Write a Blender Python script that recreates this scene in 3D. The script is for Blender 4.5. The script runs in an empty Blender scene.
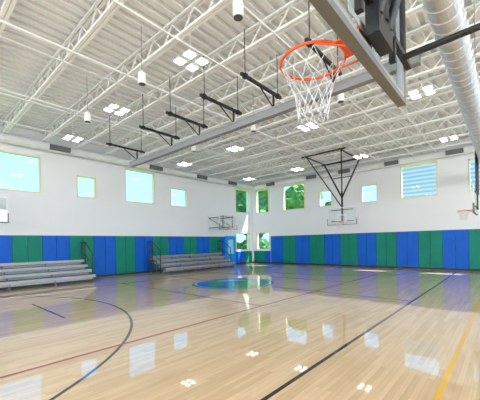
import bpy, math, random, bmesh
from mathutils import Vector, Matrix
random.seed(4)
S=bpy.context.scene
# ---------------------------------------------------------------- materials
def mat(name,col,rough=.5,metal=0,emit=0,spec=.5,noise=0,nscale=3,bump=0):
    m=bpy.data.materials.new(name); m.use_nodes=True
    nt=m.node_tree; b=nt.nodes['Principled BSDF']
    b.inputs['Base Color'].default_value=(*col,1); b.inputs['Roughness'].default_value=rough
    b.inputs['Metallic'].default_value=metal
    b.inputs['Specular IOR Level'].default_value=spec
    if emit:
        b.inputs['Emission Color'].default_value=(.99,.99,1,1); b.inputs['Emission Strength'].default_value=emit
    if noise:
        tc=nt.nodes.new('ShaderNodeTexCoord'); n=nt.nodes.new('ShaderNodeTexNoise')
        n.inputs['Scale'].default_value=nscale; n.inputs['Detail'].default_value=4
        nt.links.new(tc.outputs['Object'],n.inputs['Vector'])
        r=nt.nodes.new('ShaderNodeValToRGB')
        r.color_ramp.elements[0].position=.3; r.color_ramp.elements[1].position=.7
        r.color_ramp.elements[0].color=(*[c*(1-noise) for c in col],1)
        r.color_ramp.elements[1].color=(*[min(1,c*(1+noise)) for c in col],1)
        nt.links.new(n.outputs['Fac'],r.inputs['Fac']); nt.links.new(r.outputs['Color'],b.inputs['Base Color'])
        if bump:
            bp=nt.nodes.new('ShaderNodeBump'); bp.inputs['Strength'].default_value=bump
            nt.links.new(n.outputs['Fac'],bp.inputs['Height']); nt.links.new(bp.outputs['Normal'],b.inputs['Normal'])
    return m
def glassmat(name,tint,refl):
    m=bpy.data.materials.new(name); m.use_nodes=True; nt=m.node_tree
    nt.nodes.remove(nt.nodes['Principled BSDF'])
    o=nt.nodes['Material Output']; t=nt.nodes.new('ShaderNodeBsdfTransparent'); g=nt.nodes.new('ShaderNodeBsdfGlossy')
    t.inputs['Color'].default_value=(*tint,1); g.inputs['Roughness'].default_value=.02
    mx=nt.nodes.new('ShaderNodeMixShader'); mx.inputs[0].default_value=refl
    nt.links.new(t.outputs[0],mx.inputs[1]); nt.links.new(g.outputs[0],mx.inputs[2]); nt.links.new(mx.outputs[0],o.inputs[0])
    return m
M_wall=mat('wall_paint',(.83,.84,.855),.6,noise=.012,nscale=.8)
M_deck=mat('deck_white',(.83,.845,.87),.5,noise=.02,nscale=.7)
M_joist=mat('joist_white',(.93,.94,.95),.45)
M_blue=mat('pad_blue',(.003,.12,.60),.5,spec=.25,noise=.08,nscale=2)
M_green=mat('pad_green',(.004,.23,.16),.5,spec=.25,noise=.08,nscale=2)
M_black=mat('black_steel',(.014,.014,.016),.4)
M_grey=mat('grey_steel',(.27,.28,.29),.45)
M_pad=mat('board_edge_pad',(.17,.175,.18),.55)
M_alu=mat('aluminium',(.38,.385,.40),.4,.35,noise=.08,nscale=5)
M_alud=mat('aluminium_dark',(.18,.185,.20),.5,.2)
M_duct=mat('duct_galvanised',(.62,.645,.68),.3,.6,noise=.08,nscale=6)
M_ductw=mat('duct_painted',(.74,.75,.76),.45,noise=.03)
M_grille=mat('grille_dark',(.09,.095,.10),.5)
M_orange=mat('rim_orange',(.85,.11,.02),.35)
M_net=mat('net_white',(.75,.75,.76),.7)
M_white=mat('white_plastic',(.86,.86,.86),.4)
M_frame=mat('window_frame_cream',(.80,.71,.44),.5)
M_led=mat('led_panel',(1,1,1),.5,emit=12)
M_glass=glassmat('window_glass',(.97,.99,1),.03)
M_bglass=glassmat('backboard_glass',(.92,.95,.95),.05)
LR=.3
M_lblack=mat('line_black',(.012,.011,.011),LR)
M_lred=mat('line_red',(.36,.02,.015),LR)
M_lyel=mat('line_yellow',(.80,.46,.02),LR)
M_lblue=mat('logo_blue',(.003,.18,.62),LR)
M_lgreen=mat('logo_green',(.015,.42,.20),LR)
M_lwhite=mat('logo_white',(.40,.75,.85),LR)
M_door=mat('door_blue',(.005,.30,.85),.4)
M_leaf=mat('foliage',(.06,.20,.025),.8,noise=.7,nscale=2.2,bump=1)
M_trunk=mat('bark',(.12,.08,.05),.9,noise=.3)
M_grass=mat('grass',(.12,.24,.06),.9,noise=.3)
M_base=mat('baseboard_rubber',(.03,.03,.035),.5)
M_side=mat('siding',(.5,.52,.55),.6)
nt=M_side.node_tree; tc=nt.nodes.new('ShaderNodeTexCoord'); w=nt.nodes.new('ShaderNodeTexWave'); w.bands_direction='Z'
w.inputs['Scale'].default_value=.9; r=nt.nodes.new('ShaderNodeValToRGB')
r.color_ramp.elements[0].color=(.28,.30,.32,1); r.color_ramp.elements[1].color=(.48,.50,.52,1)
nt.links.new(tc.outputs['Object'],w.inputs['Vector']); nt.links.new(w.outputs['Fac'],r.inputs['Fac'])
nt.links.new(r.outputs['Color'],nt.nodes['Principled BSDF'].inputs['Base Color'])
# gloss finish shared by floor and painted lines
def finish(m,rough=.035,ior=1.52):
    nt=m.node_tree; b=nt.nodes['Principled BSDF']
    b.inputs['Specular IOR Level'].default_value=.12
    b.inputs['Coat Weight'].default_value=1; b.inputs['Coat Roughness'].default_value=rough; b.inputs['Coat IOR'].default_value=ior
    tc=nt.nodes.new('ShaderNodeTexCoord'); n1=nt.nodes.new('ShaderNodeTexNoise'); n1.inputs['Scale'].default_value=1.6
    nt.links.new(tc.outputs['Object'],n1.inputs['Vector'])
    bp=nt.nodes.new('ShaderNodeBump'); bp.inputs['Strength'].default_value=.06; bp.inputs['Distance'].default_value=.02
    nt.links.new(n1.outputs['Fac'],bp.inputs['Height']); nt.links.new(bp.outputs['Normal'],b.inputs['Coat Normal'])
for m_ in (M_lblack,M_lred,M_lyel,M_lblue,M_lgreen,M_lwhite): finish(m_)
# floor
M_floor=mat('maple_floor',(.6,.42,.25),.35)
nt=M_floor.node_tree; b=nt.nodes['Principled BSDF']
tc=nt.nodes.new('ShaderNodeTexCoord'); mp=nt.nodes.new('ShaderNodeMapping'); mp.inputs['Rotation'].default_value=(0,0,math.pi/2)
br=nt.nodes.new('ShaderNodeTexBrick'); br.inputs['Scale'].default_value=1
br.inputs['Brick Width'].default_value=1.1; br.inputs['Row Height'].default_value=.07; br.inputs['Mortar Size'].default_value=.001
br.inputs['Color1'].default_value=(.88,.64,.395,1); br.inputs['Color2'].default_value=(.73,.51,.29,1); br.inputs['Mortar'].default_value=(.48,.31,.16,1)
br.offset=.37
nt.links.new(tc.outputs['Object'],mp.inputs['Vector']); nt.links.new(mp.outputs['Vector'],br.inputs['Vector'])
mp2=nt.nodes.new('ShaderNodeMapping'); mp2.inputs['Scale'].default_value=(12,.6,1)
nz=nt.nodes.new('ShaderNodeTexNoise'); nz.inputs['Scale'].default_value=2; nz.inputs['Detail'].default_value=5
nt.links.new(tc.outputs['Object'],mp2.inputs['Vector']); nt.links.new(mp2.outputs['Vector'],nz.inputs['Vector'])
mx=nt.nodes.new('ShaderNodeMix'); mx.data_type='RGBA'; mx.blend_type='MULTIPLY'; mx.inputs[0].default_value=.25
nt.links.new(br.outputs['Color'],mx.inputs[6]); nt.links.new(nz.outputs['Fac'],mx.inputs[7])
nt.links.new(mx.outputs[2],b.inputs['Base Color'])
finish(M_floor)

# ---------------------------------------------------------------- mesh builder
class MB:
    def __init__(s,name): s.name=name; s.v=[]; s.f=[]; s.mi=[]; s.mats=[]; s.T=Matrix.Identity(4); s.sm=[]
    def m(s,mt):
        if mt not in s.mats: s.mats.append(mt)
        return s.mats.index(mt)
    def add(s,vs,fs,mt,smooth=False):
        o=len(s.v); i=s.m(mt)
        s.v+= [tuple(s.T@Vector(p)) for p in vs]
        for f in fs: s.f.append(tuple(a+o for a in f)); s.mi.append(i); s.sm.append(smooth)
    def box(s,a,b,mt):
        x0,x1=sorted((a[0],b[0])); y0,y1=sorted((a[1],b[1])); z0,z1=sorted((a[2],b[2]))
        s.add([(x0,y0,z0),(x1,y0,z0),(x1,y1,z0),(x0,y1,z0),(x0,y0,z1),(x1,y0,z1),(x1,y1,z1),(x0,y1,z1)],
          [(0,3,2,1),(4,5,6,7),(0,1,5,4),(1,2,6,5),(2,3,7,6),(3,0,4,7)],mt)
    def tube(s,a,b,r,mt,n=10,r2=None,cap=True):
        a=Vector(a); b=Vector(b); d=(b-a).normalized(); r2=r if r2 is None else r2
        u=d.orthogonal().normalized(); w=d.cross(u)
        vs=[]
        for p,rr in ((a,r),(b,r2)):
            for k in range(n):
                t=2*math.pi*k/n+math.pi/n; vs.append(tuple(p+u*math.cos(t)*rr+w*math.sin(t)*rr))
        fs=[(k,(k+1)%n,n+(k+1)%n,n+k) for k in range(n)]
        s.add(vs,fs,mt,n>6)
        if cap: s.add(vs,[tuple(range(n-1,-1,-1)),tuple(range(n,2*n))],mt)
    def beam(s,a,b,w,h,mt):
        a=Vector(a); b=Vector(b); d=(b-a).normalized()
        up=Vector((0,0,1)) if abs(d.z)<.95 else Vector((1,0,0))
        u=d.cross(up).normalized()*w/2; q=u.cross(d).normalized()*h/2
        vs=[tuple(p+c) for p in (a,b) for c in (-u-q,u-q,u+q,-u+q)]
        s.add(vs,[(0,1,2,3),(7,6,5,4),(0,4,5,1),(1,5,6,2),(2,6,7,3),(3,7,4,0)],mt)
    def torus(s,c,R,r,mt,n=48,k=10):
        vs=[];fs=[]
        for i in range(n):
            t=2*math.pi*i/n
            for j in range(k):
                p=2*math.pi*j/k; q=R+r*math.cos(p)
                vs.append((c[0]+q*math.cos(t),c[1]+q*math.sin(t),c[2]+r*math.sin(p)))
        for i in range(n):
            for j in range(k):
                fs.append((i*k+j,((i+1)%n)*k+j,((i+1)%n)*k+(j+1)%k,i*k+(j+1)%k))
        s.add(vs,fs,mt,True)
    def done(s):
        me=bpy.data.meshes.new(s.name); me.from_pydata(s.v,[],s.f)
        for mt in s.mats: me.materials.append(mt)
        me.polygons.foreach_set('material_index',s.mi); me.polygons.foreach_set('use_smooth',s.sm); me.update()
        o=bpy.data.objects.new(s.name,me); S.collection.objects.link(o); return o

XW,YN,XE,YS=-17.0,20.8,12.0,-10.0
ZD=7.35
# ---------------------------------------------------------------- shell
f=MB('floor'); f.box((XW-.3,YS-.3,-.2),(XE+.3,YN+.3,0),M_floor); f.done()
def wall(name,axis,pos,u0,u1,thick,holes,mt=M_wall):
    us=sorted({u0,u1,*[h[0] for h in holes],*[h[1] for h in holes]})
    vs=sorted({0,ZD+.1,*[h[2] for h in holes],*[h[3] for h in holes]})
    w=MB(name)
    for i in range(len(us)-1):
        j=0
        while j<len(vs)-1:
            def hole(j):
                cu=(us[i]+us[i+1])/2; cv=(vs[j]+vs[j+1])/2
                return any(h[0]<cu<h[1] and h[2]<cv<h[3] for h in holes)
            if hole(j): j+=1; continue
            k=j
            while k+1<len(vs)-1 and not hole(k+1): k+=1
            a,b_=vs[j],vs[k+1]
            if axis=='x': w.box((pos,us[i],a),(pos+thick,us[i+1],b_),mt)
            else: w.box((us[i],pos,a),(us[i+1],pos+thick,b_),mt)
            j=k+1
    w.done()
zs,zt,zm=4.35,6.36,5.52
WH=[(1.3,4.5,zs,zt-.22),(6.15,7.15,zs,zm),(8.85,10.85,zs,zt),(12.1,13.5,zs,zm+.1),(18.6,20.35,zs,zt),(18.6,20.35,1.15,2.65)]
NH=[(-16.55,-15.15,zs,zt),(-16.55,-15.15,1.15,2.65),(-13.7,-11.7,zs,zt),(-10.5,-9.5,zs,zm),(-7.4,-6.35,zs,zm),(-4.95,-3.0,zs,zt),(-1.55,.4,zs,zt-.2),(3,5,zs,zt),(8,10,zs,zt)]
wall('wall_west','x',XW,YS-.3,YN+.3,-.3,WH)
wall('wall_north','y',YN,XW,XE,.3,NH)
SH=[(-14.5,-9.5,2.8,zt),(-7.5,-2.5,2.8,zt),(-.5,4.5,2.8,zt),(6,11,2.8,zt)]  # unseen south wall: large openings added to bring in fill light
EH=[(-7.5,-3,2.8,zt),(-1,4,2.8,zt),(6,11,2.8,zt),(13,18,2.8,zt)]  # east wall openings, also out of view and added for fill
wall('wall_south','y',YS,XW,XE,-.3,SH)
wall('wall_east','x',XE,YS-.3,YN+.3,.3,EH)
n=0
def window(axis,pos,sgn,h,mull=False):
    global n; n+=1
    w=MB('window_%d'%n); t=.06
    a,b_,c,d=h
    def B(u0,u1,v0,v1,p0,p1,mt):
        if axis=='x': w.box((pos+sgn*p0,u0,v0),(pos+sgn*p1,u1,v1),mt)
        else: w.box((u0,pos+sgn*p0,v0),(u1,pos+sgn*p1,v1),mt)
    e=.002
    B(a+e,a+t,c+e,d-e,-.015,.2,M_frame); B(b_-t,b_-e,c+e,d-e,-.015,.2,M_frame)
    B(a+e,b_-e,c+e,c+t,-.02,.2,M_frame); B(a+e,b_-e,d-t,d-e,-.015,.2,M_frame)
    if mull: B((a+b_)/2-.02,(a+b_)/2+.02,c+t,d-t,.1,.16,M_frame)
    B(a+t,b_-t,c+t,d-t,.12,.13,M_glass)
    w.done()
for h in WH: window('x',XW,-1,h)
for h in NH: window('y',YN,1,h)
for h in SH: window('y',YS,-1,h,True)
for h in EH: window('x',XE,1,h,True)
c=MB('ceiling'); x=XW-.3; prof=[]
while x<XE+.3:
    prof+=[(x,ZD),(x+.16,ZD),(x+.19,ZD+.085),(x+.28,ZD+.085)]; x+=.31
vs=[];fs=[]
for px,pz in prof: vs+=[(px,YS-.3,pz),(px,YN+.3,pz)]
for i in range(len(prof)-1): fs.append((2*i,2*i+1,2*i+3,2*i+2))
c.add(vs,fs,M_deck); c.box((XW-.3,YS-.3,ZD+.1),(XE+.3,YN+.3,ZD+.25),M_deck); c.done()
# joists
j=MB('roof_joists'); zb=6.82; ztp=ZD-.02
y=YS+.9
while y<YN-.3:
    for s_ in (-.045,.045):
        j.box((XW+.01,y+s_-.03,ztp-.05),(XE-.01,y+s_+.03,ztp),M_joist)
        j.box((XW+.25,y+s_-.035,zb),(XE-.25,y+s_+.035,zb+.055),M_joist)
    x=XW+.25; k=0
    while x<XE-.6:
        z0,z1=(zb+.03,ztp-.03) if k%2==0 else (ztp-.03,zb+.03)
        j.beam((x,y,z0),(x+.42,y,z1),.03,.03,M_joist); x+=.42; k+=1
    y+=1.52
for x in range(-15,12,3):
    j.box((x-.015,YS+.02,zb-.03),(x+.015,YN-.02,zb),M_joist)
j.done()
p=MB('ceiling_conduits')
for x,r_ in ((-12.2,.02),(-8.3,.03),(-4.1,.02),(3.1,.03)):
    p.tube((x,YS+.05,6.76),(x,YN-.05,6.76),r_,M_white,8)
p.done()
# ---------------------------------------------------------------- pads
def pads(name,axis,pos,sgn,u0,u1,z1=2.3,start=0,wd=.61,z0=.1):
    w=MB(name); u=u0; k=start
    while u<u1-.05:
        e=min(u+wd,u1); mt=M_blue if (k//2)%2==0 else M_green
        a,b_=u+.002,e-.002
        if axis=='x':
            P=lambda q,v,t:(pos+sgn*t,q,v)
        else: P=lambda q,v,t:(q,pos+sgn*t,v)
        d0,d1,ch=.002,.05,.010
        vs=[P(a,z0,d0),P(b_,z0,d0),P(b_,z1,d0),P(a,z1,d0),P(a+ch,z0+ch,d1),P(b_-ch,z0+ch,d1),P(b_-ch,z1-ch,d1),P(a+ch,z1-ch,d1)]
        w.add(vs,[(4,5,6,7),(0,1,5,4),(1,2,6,5),(2,3,7,6),(3,0,4,7)],mt)
        u=e; k+=1
    return w.done()
pads('wall_padding','x',XW,1,YS+.5,17.2,start=1)
pads('wall_padding','x',XW,1,18.5,20.6,z1=1.05,start=0)
pads('wall_padding','y',YN,-1,-15.0,XE-.1,start=0)
pads('wall_padding','y',YN,-1,-16.85,-15.05,z1=1.05,start=2)
pads('wall_padding','x',XE,-1,YS+.1,YN-.2)
pads('wall_padding','y',YS,1,XW+.2,XE-.2)
for nm,a,b_ in (('baseboard_west',(XW,YS,0),(XW+.02,YN,.1)),('baseboard_north',(XW,YN-.02,0),(XE,YN,.1)),('baseboard_east',(XE-.02,YS,0),(XE,YN,.1)),('baseboard_south',(XW,YS,0),(XE,YS+.02,.1))):
    q=MB(nm); q.box(a,b_,M_base); q.done()
# door
d=MB('door_1')
d.box((XW+.003,17.22,0),(XW+.06,18.48,2.35),M_door)
d.box((XW+.06,17.32,.02),(XW+.1,18.38,2.23),M_door)
d.box((XW+.1,17.55,.9),(XW+.105,18.15,2.05),mat('door_glass',(.35,.75,.95),.1))
d.tube((XW+.15,17.45,.95),(XW+.15,17.45,1.25),.015,M_alu); d.tube((XW+.1,17.45,1.1),(XW+.15,17.45,1.1),.012,M_alu)
d.done()
# ---------------------------------------------------------------- floor markings
L=MB('floor_markings'); Z=.0015
def line(a,b_,mt,w=.055,z=Z):
    a=Vector((*a,z)); b_=Vector((*b_,z)); d=(b_-a).normalized(); u=Vector((-d.y,d.x,0))*w/2
    L.add([a-u,b_-u,b_+u,a+u],[(0,1,2,3)],mt)
def arc(c,R,t0,t1,mt,w=.055,z=Z,n=64):
    vs=[];fs=[]
    for i in range(n+1):
        t=math.radians(t0+(t1-t0)*i/n)
        for rr in (R-w/2,R+w/2): vs.append((c[0]+rr*math.cos(t),c[1]+rr*math.sin(t),z))
    for i in range(n): fs.append((2*i,2*i+1,2*i+3,2*i+2))
    L.add(vs,fs,mt)
def disc(c,R,mt,z,n=64,t0=0,t1=360):
    vs=[(c[0]+R*math.cos(math.radians(t0+(t1-t0)*i/n)),c[1]+R*math.sin(math.radians(t0+(t1-t0)*i/n)),z) for i in range(n)]
    L.add(vs,[tuple(range(n))],mt)
CX,CY=-9.1,9.7
line((-2.05,-4),(-2.05,19.9),M_lblack,.06)
line((-16.0,-4),(-16.0,19.9),M_lblack,.055)
line((-16.0,19.9),(-2.05,19.9),M_lblack,.055)
line((-16.0,CY),(-2.05,CY),M_lblack)
HB=-1.95
arc((CX,HB),6.02,0,180,M_lblack)
line((CX-1.8,HB+4.55),(CX+1.0,HB+4.55),M_lblack)
arc((CX,20.4),6.02,185,355,M_lblack)
for a_,b_ in (((-5.1,.5),(-5.1,18.6)),((-13.1,.5),(-13.1,18.6)),((-13.1,18.6),(-5.1,18.6)),((-13.1,6.6),(-5.1,6.6)),((-13.1,12.6),(-5.1,12.6))):
    line(a_,b_,M_lred,.065,z=Z*2)
line((-.6,-4),(-.6,19),M_lyel,.065,z=Z*2)
disc((CX,CY),1.8,M_lblue,Z*2); disc((CX,CY),1.68,M_lwhite,Z*3)
disc((CX,CY),1.6,M_lblue,Z*4); disc((CX+.25,CY-.2),1.25,M_lgreen,Z*5,t0=-60,t1=130)
disc((CX-.35,CY+.3),.7,M_lwhite,Z*6,t0=60,t1=240); disc((CX-.2,CY-.5),.75,M_lgreen,Z*6.5)
disc((CX,CY+.1),.5,M_lblue,Z*7)
L.done()
# ---------------------------------------------------------------- bleachers
def bleacher(y0,y1):
    b=MB('bleacher'); xb=XW+.25
    rows=4; dep=.46
    for r_ in range(rows):
        xf=xb+(rows-r_)*dep
        zseat=.36+r_*.23
        b.box((xf-.28,y0,zseat-.04),(xf-.02,y1,zseat),M_alu)
        b.box((xf-.05,y0,zseat-.12),(xf-.02,y1,zseat-.045),M_alu)
        b.box((xf-dep,y0,zseat-.10),(xf-.29,y1,zseat-.07),M_alud)
        b.box((xf-.31,y0,zseat-.24),(xf-.29,y1,zseat-.14),M_alu)
        y=y0+.05
        while y<y1:
            b.box((xf-.18,y,0),(xf-.14,y+.04,zseat-.04),M_alud)
            b.box((xf-dep,y,.03),(xf-.05,y+.04,.07),M_alud)
            y+=(y1-y0-.14)/4
    xf=xb+rows*dep
    for ye in (y0-.04,y1+.04):
        b.tube((xb-.02,ye,0),(xb-.02,ye,1.95),.024,M_black); b.tube((xb+.5,ye,0.0),(xb+.5,ye,1.95),.024,M_black)
        b.tube((xf-.5,ye,0),(xf-.5,ye,1.4),.024,M_black)
        b.tube((xb-.02,ye,1.95),(xb+.5,ye,1.95),.024,M_black); b.tube((xb+.5,ye,1.95),(xf-.5,ye,1.4),.024,M_black)
        b.tube((xb-.02,ye,1.3),(xb+.5,ye,1.3),.018,M_black); b.tube((xb+.5,ye,1.3),(xf-.5,ye,.8),.018,M_black)
        for q in range(1,5): b.tube((xb+q*.1,ye,.3),(xb+q*.1,ye,1.93),.009,M_black,6)
    b.done()
bleacher(-.5,6.2); bleacher(10.2,16.2)
# ---------------------------------------------------------------- hoops
def hoop(rim,ang,support,netr=.005,width=1.83,frame=M_white,pad=M_pad,hz=1.07):
    h=MB('basketball_hoop'); h.T=Matrix.Translation(rim)@Matrix.Rotation(math.radians(ang),4,'Z')
    h.torus((0,0,0),.2286,.010,M_orange)
    xb=.38; hw=width/2
    for sy in (-1,1):
        h.tube((xb,sy*.09,-.0),(.225*math.cos(.5),sy*.225*math.sin(.5)*1,-.005),.008,M_orange)
        h.tube((xb,sy*.06,-.09),(.13,sy*.19,-.012),.007,M_orange)
    h.box((xb-.012,-.12,-.11),(xb,.12,.04),M_orange); h.box((xb-.15,-.1,-.006),(xb,.1,.006),M_orange)
    N=12; rs=[.222,.185,.15,.128,.115,.108]; zz=[-.015,-.095,-.175,-.255,-.335,-.41]
    for l in range(5):
        for k in range(N):
            t0=2*math.pi*(k+.5*(l%2))/N
            for dt in (-.5,.5):
                t1=t0+dt*2*math.pi/N
                h.tube((rs[l]*math.cos(t0),rs[l]*math.sin(t0),zz[l]),(rs[l+1]*math.cos(t1),rs[l+1]*math.sin(t1),zz[l+1]),netr,M_net,5,cap=False)
    zb_,zt_=-.15,-.15+hz
    h.box((xb+.012,-hw+.03,zb_+.03),(xb+.024,hw-.03,zt_-.03),M_bglass)
    for a,b_ in (((xb,-hw,zb_),(xb+.045,hw,zb_+.045)),((xb,-hw,zt_-.045),(xb+.045,hw,zt_)),((xb,-hw,zb_+.045),(xb+.045,-hw+.045,zt_-.045)),((xb,hw-.045,zb_+.045),(xb+.045,hw,zt_-.045))):
        h.box(a,b_,frame)
    for a,b_ in (((xb+.008,-.305,0),(xb+.011,.305,.05)),((xb+.008,-.305,.41),(xb+.011,.305,.46)),((xb+.008,-.305,.05),(xb+.011,-.255,.41)),((xb+.008,.255,.05),(xb+.011,.305,.41))):
        h.box(a,b_,M_white)
    if pad:
        h.box((xb-.015,-hw-.02,zb_-.03),(xb+.05,hw+.02,zb_+.012),pad)
        for sy in (-1,1): h.box((xb-.014,sy*(hw-.02),zb_+.012),(xb+.049,sy*(hw+.02),zb_+.38),pad)
    support(h,xb+.045)
    return h.done()
def sup_near(h,x):
    for yy in (-.32,.32):
        h.beam((x+.03,yy,-.05),(x+.03,yy,.90),.04,.04,M_black)
    for zz in (.12,.75): h.beam((x+.03,-.8,zz),(x+.03,.8,zz),.04,.04,M_black)
    h.box((x,-.14,-.08),(x+.08,.14,.14),M_black)
    for yy in (-.62,.62):
        h.tube((x+.03,yy,.12),(x+3.0,yy,.20),.024,M_black)
        h.tube((x+.03,yy,.12),(x+.03,yy,.8),.022,M_black)
        h.tube((x+.06,yy,.75),(x+.9,yy,.15),.018,M_black)
        h.tube((x+2.9,yy,.2),(x+2.9,yy,3.75),.03,M_black)
    h.tube((x+.05,.0,.05),(x+.05,.0,3.7),.045,M_black)
    h.tube((x+.06,.1,.05),(x+1.2,.1,3.7),.03,M_black)
    h.tube((x+.06,-.1,.05),(x+1.2,-.1,3.7),.03,M_black)
    h.tube((x+1.2,-.62,.16),(x+1.2,.62,.16),.022,M_black)
    h.tube((x+2.9,-.7,3.74),(x+2.9,.7,3.74),.03,M_black); h.tube((x,-.7,3.74),(x,.7,3.74),.04,M_black)
hoop((-1.045,2.0,3.06),0,sup_near,netr=.0025,frame=M_alu,width=1.58)
def sup_wall(L_):
    def f_(h,x):
        for yy in (-.5,.5):
            for zz in (.0,.75):
                h.tube((x,yy,zz),(x+L_,yy,zz),.025,M_black)
            h.tube((x,yy,.0),(x+L_,yy,.75),.018,M_black)
            h.box((x+L_-.04,yy-.05,-.2),(x+L_,yy+.05,1.0),M_white)
            h.beam((x+.02,yy,-.1),(x+.02,yy,.9),.04,.04,M_black)
        for zz in (0,.75): h.tube((x+.02,-.6,zz),(x+.02,.6,zz),.025,M_black)
    return f_
hoop((-15.35,2.05,2.95),180,sup_wall(1.18),netr=.006)
hoop((-15.0,16.0,2.95),180,sup_wall(1.53),netr=.006)
def sup_ceil_side(h,x):
    h.tube((x+.05,0,0),(x+.05,0,3.7),.03,M_black)
    h.beam((x+.03,-.7,.1),(x+.03,.7,.1),.05,.05,M_black); h.beam((x+.03,-.7,.7),(x+.03,.7,.7),.05,.05,M_black)
    for yy in (-.6,.6): h.tube((x+.05,yy,.7),(x+.05,yy,3.74),.03,M_black)
hoop((-1.40,16.3,3.0),0,sup_ceil_side,netr=.006)
def sup_far(h,x):
    h.tube((x+.06,0,-.05),(x+.06,0,1.9),.06,M_black)
    for yy in (-1.15,1.15):
        h.tube((x+.06,0,1.5),(x+.06,yy,3.78),.05,M_black)
        h.tube((x-.1,yy*.9,3.70),(x-2.6,yy*.9,3.70),.045,M_black)
        h.tube((x+.06,0,.9),(x-2.4,yy*.9,3.70),.035,M_black)
    h.tube((x+.06,-1.3,3.72),(x+.06,1.3,3.72),.05,M_black)
    h.tube((x-2.5,-1.3,3.72),(x-2.5,1.3,3.72),.045,M_black)
    h.tube((x+.06,-.62,2.75),(x+.06,.62,2.75),.03,M_black)
    for zz in (.05,.75): h.beam((x+.03,-.7,zz),(x+.03,.7,zz),.05,.05,M_black)
hoop((-7.6,17.6,2.95),90,sup_far,netr=.007)
# ---------------------------------------------------------------- grey beam with hangers
g=MB('divider_curtain_track')
g.box((-12.1,6.52,5.12),(-1.2,6.68,5.30),M_grey)
g.box((-12.1,6.5,5.30),(-1.2,6.70,5.325),M_alu)
for x in (-4.6,-6.05,-7.6,-9.15,-11.6,-2.9):
    g.beam((x,5.3,5.72),(x,6.95,5.72),.06,.07,M_black)
    g.tube((x,6.6,5.3),(x,6.6,5.72),.03,M_black)
    g.tube((x,5.45,5.72),(x,5.45,6.84),.011,M_black); g.tube((x,6.8,5.72),(x,6.8,6.84),.011,M_black)
    g.tube((x,6.6,5.33),(x,6.0,5.70),.018,M_black)
    g.box((x-.05,5.40,5.67),(x+.05,5.50,5.77),M_black); g.box((x-.05,6.75,5.67),(x+.05,6.85,5.77),M_black)
g.done()
# ---------------------------------------------------------------- ducts
def spiral(name,a,b_,R,mt,pitch=.16,n=28):
    d=MB(name); a=Vector(a); b_=Vector(b_); ln=(b_-a).length; dr=(b_-a).normalized()
    u=Vector((0,0,1)); w=dr.cross(u)
    prof=[]; t=0
    while t<ln:
        prof+=[(t,R),(min(ln,t+pitch-.03),R),(min(ln,t+pitch-.02),R+.012),(min(ln,t+pitch-.005),R+.012)]; t+=pitch
    vs=[];fs=[]
    for t,rr in prof:
        for k in range(n):
            q=2*math.pi*k/n; vs.append(a+dr*t+u*math.cos(q)*rr+w*math.sin(q)*rr)
    for i in range(len(prof)-1):
        for k in range(n): fs.append((i*n+k,i*n+(k+1)%n,(i+1)*n+(k+1)%n,(i+1)*n+k))
    d.add(vs,fs,mt,False)
    d.add([a+u*math.cos(2*math.pi*k/n)*R+w*math.sin(2*math.pi*k/n)*R for k in range(n)],[tuple(range(n))],mt)
    d.add([b_+u*math.cos(2*math.pi*k/n)*R+w*math.sin(2*math.pi*k/n)*R for k in range(n)],[tuple(range(n))],mt)
    return d
XD=-.62
d=spiral('spiral_duct',(XD,3.4,5.05),(XD,20.0,5.05),.21,M_duct,pitch=.3)
for y in range(4,20,3):
    for s_ in (-1,1): d.tube((XD+s_*.225,y,5.05),(XD+s_*.225,y,6.9),.008,M_grey,6)
d.done()
d=spiral('wall_duct',(XW+.42,-6,6.6),(XW+.42,20.3,6.6),.2,M_ductw,.6)
for y in (-2,1.5,5.2,10.6,14.4,17.6):
    d.box((XW+.55,y-.45,6.44),(XW+.70,y+.45,6.68),M_grille)
    for k in range(6): d.box((XW+.695,y-.43,6.46+k*.037),(XW+.715,y+.43,6.47+k*.037),M_grey)
d.done()
d=spiral('wall_duct',(XW+.7,YN-.42,6.6),(XE-.5,YN-.42,6.6),.2,M_ductw,.6)
for x in (-14.5,-10.8,-8.3,-5.3,-2.1,1.5,5):
    d.box((x-.4,YN-.70,6.44),(x+.4,YN-.55,6.68),M_grille)
    for k in range(6): d.box((x-.38,YN-.715,6.46+k*.037),(x+.38,YN-.695,6.47+k*.037),M_grey)
d.done()
# ---------------------------------------------------------------- lights
def area(name,loc,size,power,rot,col=(1,1,1),sy=None):
    l=bpy.data.lights.new(name,'AREA'); l.shape='RECTANGLE' if sy else 'SQUARE'; l.size=size
    if sy: l.size_y=sy
    l.energy=power; l.color=col
    o=bpy.data.objects.new(name,l); o.location=loc; o.rotation_euler=rot
    S.collection.objects.link(o); return o
for x in (-14.3,-10.2,-6.1,-2.0,2.1,6.2,10.2):
    for y in (-6.6,-.7,5.05,11.2,17.2):
        b=MB('high_bay_light'); zf=6.5
        for dx in (-.2,.2):
            for dy in (-.2,.2):
                b.box((x+dx-.13,y+dy-.13,zf+.01),(x+dx+.13,y+dy+.13,zf+.04),M_white)
                b.box((x+dx-.11,y+dy-.11,zf),(x+dx+.11,y+dy+.11,zf+.012),M_led)
        b.box((x-.3,y-.015,zf+.04),(x+.3,y+.015,zf+.06),M_white); b.box((x-.015,y-.3,zf+.04),(x+.015,y+.3,zf+.06),M_white)
        b.tube((x,y,zf+.05),(x,y,7.33),.01,M_white,6)
        b.done()
for h in SH:
    area('window_daylight_lamp',((h[0]+h[1])/2,YS+.15,(h[2]+h[3])/2),h[1]-h[0],520,(math.radians(90+13),0,0),(.965,.98,1),h[3]-h[2])  # added fill lamp behind the camera, tilted up to brighten ceiling and walls
for h in EH:
    area('window_daylight_lamp',(XE-.15,(h[0]+h[1])/2,(h[2]+h[3])/2),h[1]-h[0],520,(math.radians(90+13),0,math.radians(90)),(.965,.98,1),h[3]-h[2])  # same added fill along the unseen east wall
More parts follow.
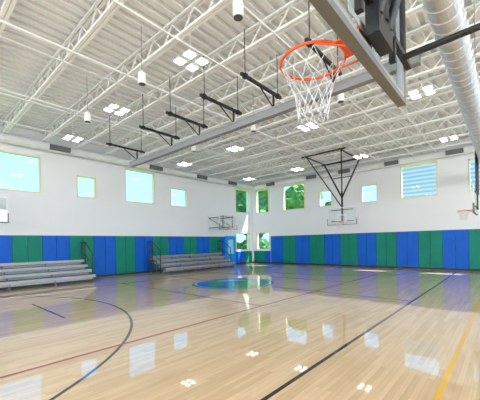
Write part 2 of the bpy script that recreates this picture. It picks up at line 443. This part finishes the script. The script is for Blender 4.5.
for x in (-3.6,-6.9,-10.3):
    for y in (4.1,8.6):
        b=MB('pendant_speaker'); b.tube((x,y,5.85),(x,y,6.12),.10,M_white,20); b.tube((x,y,6.12),(x,y,6.2),.10,M_white,20,r2=.03)
        b.tube((x,y,6.2),(x,y,7.34),.008,M_grey,6); b.tube((x,y,5.845),(x,y,5.85),.085,M_grille,20); b.done()
# ---------------------------------------------------------------- exterior
g=MB('ground_outside')
for a,b_ in (((-90,YN+.35),(80,110)),((-90,-80),(80,YS-.35)),((-90,YS-.35),(XW-.35,YN+.35)),((XE+.35,YS-.35),(80,YN+.35))):
    g.box((*a,-.4),(*b_,-.25),M_grass)
g.done()
def clump(b,cx,cy,cz,R):
    bm=bmesh.new(); bmesh.ops.create_icosphere(bm,subdivisions=3,radius=R)
    vs=[]
    for v in bm.verts:
        q=v.co*(1+random.uniform(-.18,.18)); vs.append((cx+q.x,cy+q.y,cz+q.z*.85))
    b.add(vs,[tuple(v.index for v in f_.verts) for f_ in bm.faces],M_leaf,False); bm.free()
def tree(x,y,h,r):
    b=MB('tree'); b.tube((x,y,-.3),(x,y,h*.6),.22,M_trunk,10,r2=.12)
    for k in range(14):
        cz=h*.35+random.random()*h*.55; a=random.random()*6.28; rr=random.random()*r*.8*(1.15-cz/h)
        clump(b,x+math.cos(a)*rr,y+math.sin(a)*rr,cz,r*(.38+.2*random.random()))
    b.done()
for x,y,h,r_ in ((-18,31,8.2,3.2),(-22.5,29,9.5,3.4),(-26,24,8.6,3.2),(-21,37,10,3.5),(-28,33,10,3.6),(-14.5,33,6.6,2.2),(-30,27,10,3.5),(-24,20.5,7.0,2)):
    tree(x,y,h,r_)
b=MB('hedge')
for k in range(26): clump(b,-30+k*.75,25.5+random.random()*2+(.02*(k-13)**2),.7+random.random()*.7,1.1)
b.done()
b=MB('neighbouring_building'); b.box((-7.5,30,-.3),(-.8,38,8.3),M_side); b.box((-7.7,29.8,8.3),(-.6,38.2,8.5),M_white); b.done()
l=bpy.data.lights.new('sun','SUN'); l.energy=18; l.angle=.01; l.color=(1,.96,.88)
o=bpy.data.objects.new('sun',l); S.collection.objects.link(o)
o.rotation_euler=Vector((-2.0,-2.6,-5.4)).to_track_quat('-Z','Y').to_euler()
w=bpy.data.worlds.new('sky'); S.world=w; w.use_nodes=True; nt=w.node_tree
bg=nt.nodes['Background']; tc=nt.nodes.new('ShaderNodeTexCoord'); sp=nt.nodes.new('ShaderNodeSeparateXYZ'); r=nt.nodes.new('ShaderNodeValToRGB')
nt.links.new(tc.outputs['Generated'],sp.inputs[0]); nt.links.new(sp.outputs['Z'],r.inputs['Fac']); nt.links.new(r.outputs['Color'],bg.inputs['Color'])
r.color_ramp.elements[0].position=0; r.color_ramp.elements[0].color=(.21,.46,.66,1)
r.color_ramp.elements[1].position=.6; r.color_ramp.elements[1].color=(.13,.36,.66,1)
bg.inputs['Strength'].default_value=4.0
# ---------------------------------------------------------------- camera
cam=bpy.data.cameras.new('camera'); co=bpy.data.objects.new('camera',cam); S.collection.objects.link(co)
cam.sensor_fit='HORIZONTAL'; cam.sensor_width=36; cam.lens=22.5; cam.shift_y=.09; cam.clip_start=.05; cam.clip_end=300
R=Matrix.Rotation(math.radians(41.7),4,'Z')@Matrix.Rotation(math.radians(90),4,'X')@Matrix.Rotation(math.radians(-1.0),4,'Z')
co.matrix_world=Matrix.Translation((0,0,1.75))@R
S.camera=co
S.view_settings.view_transform='Standard'; S.view_settings.look='None'; S.view_settings.exposure=-.05
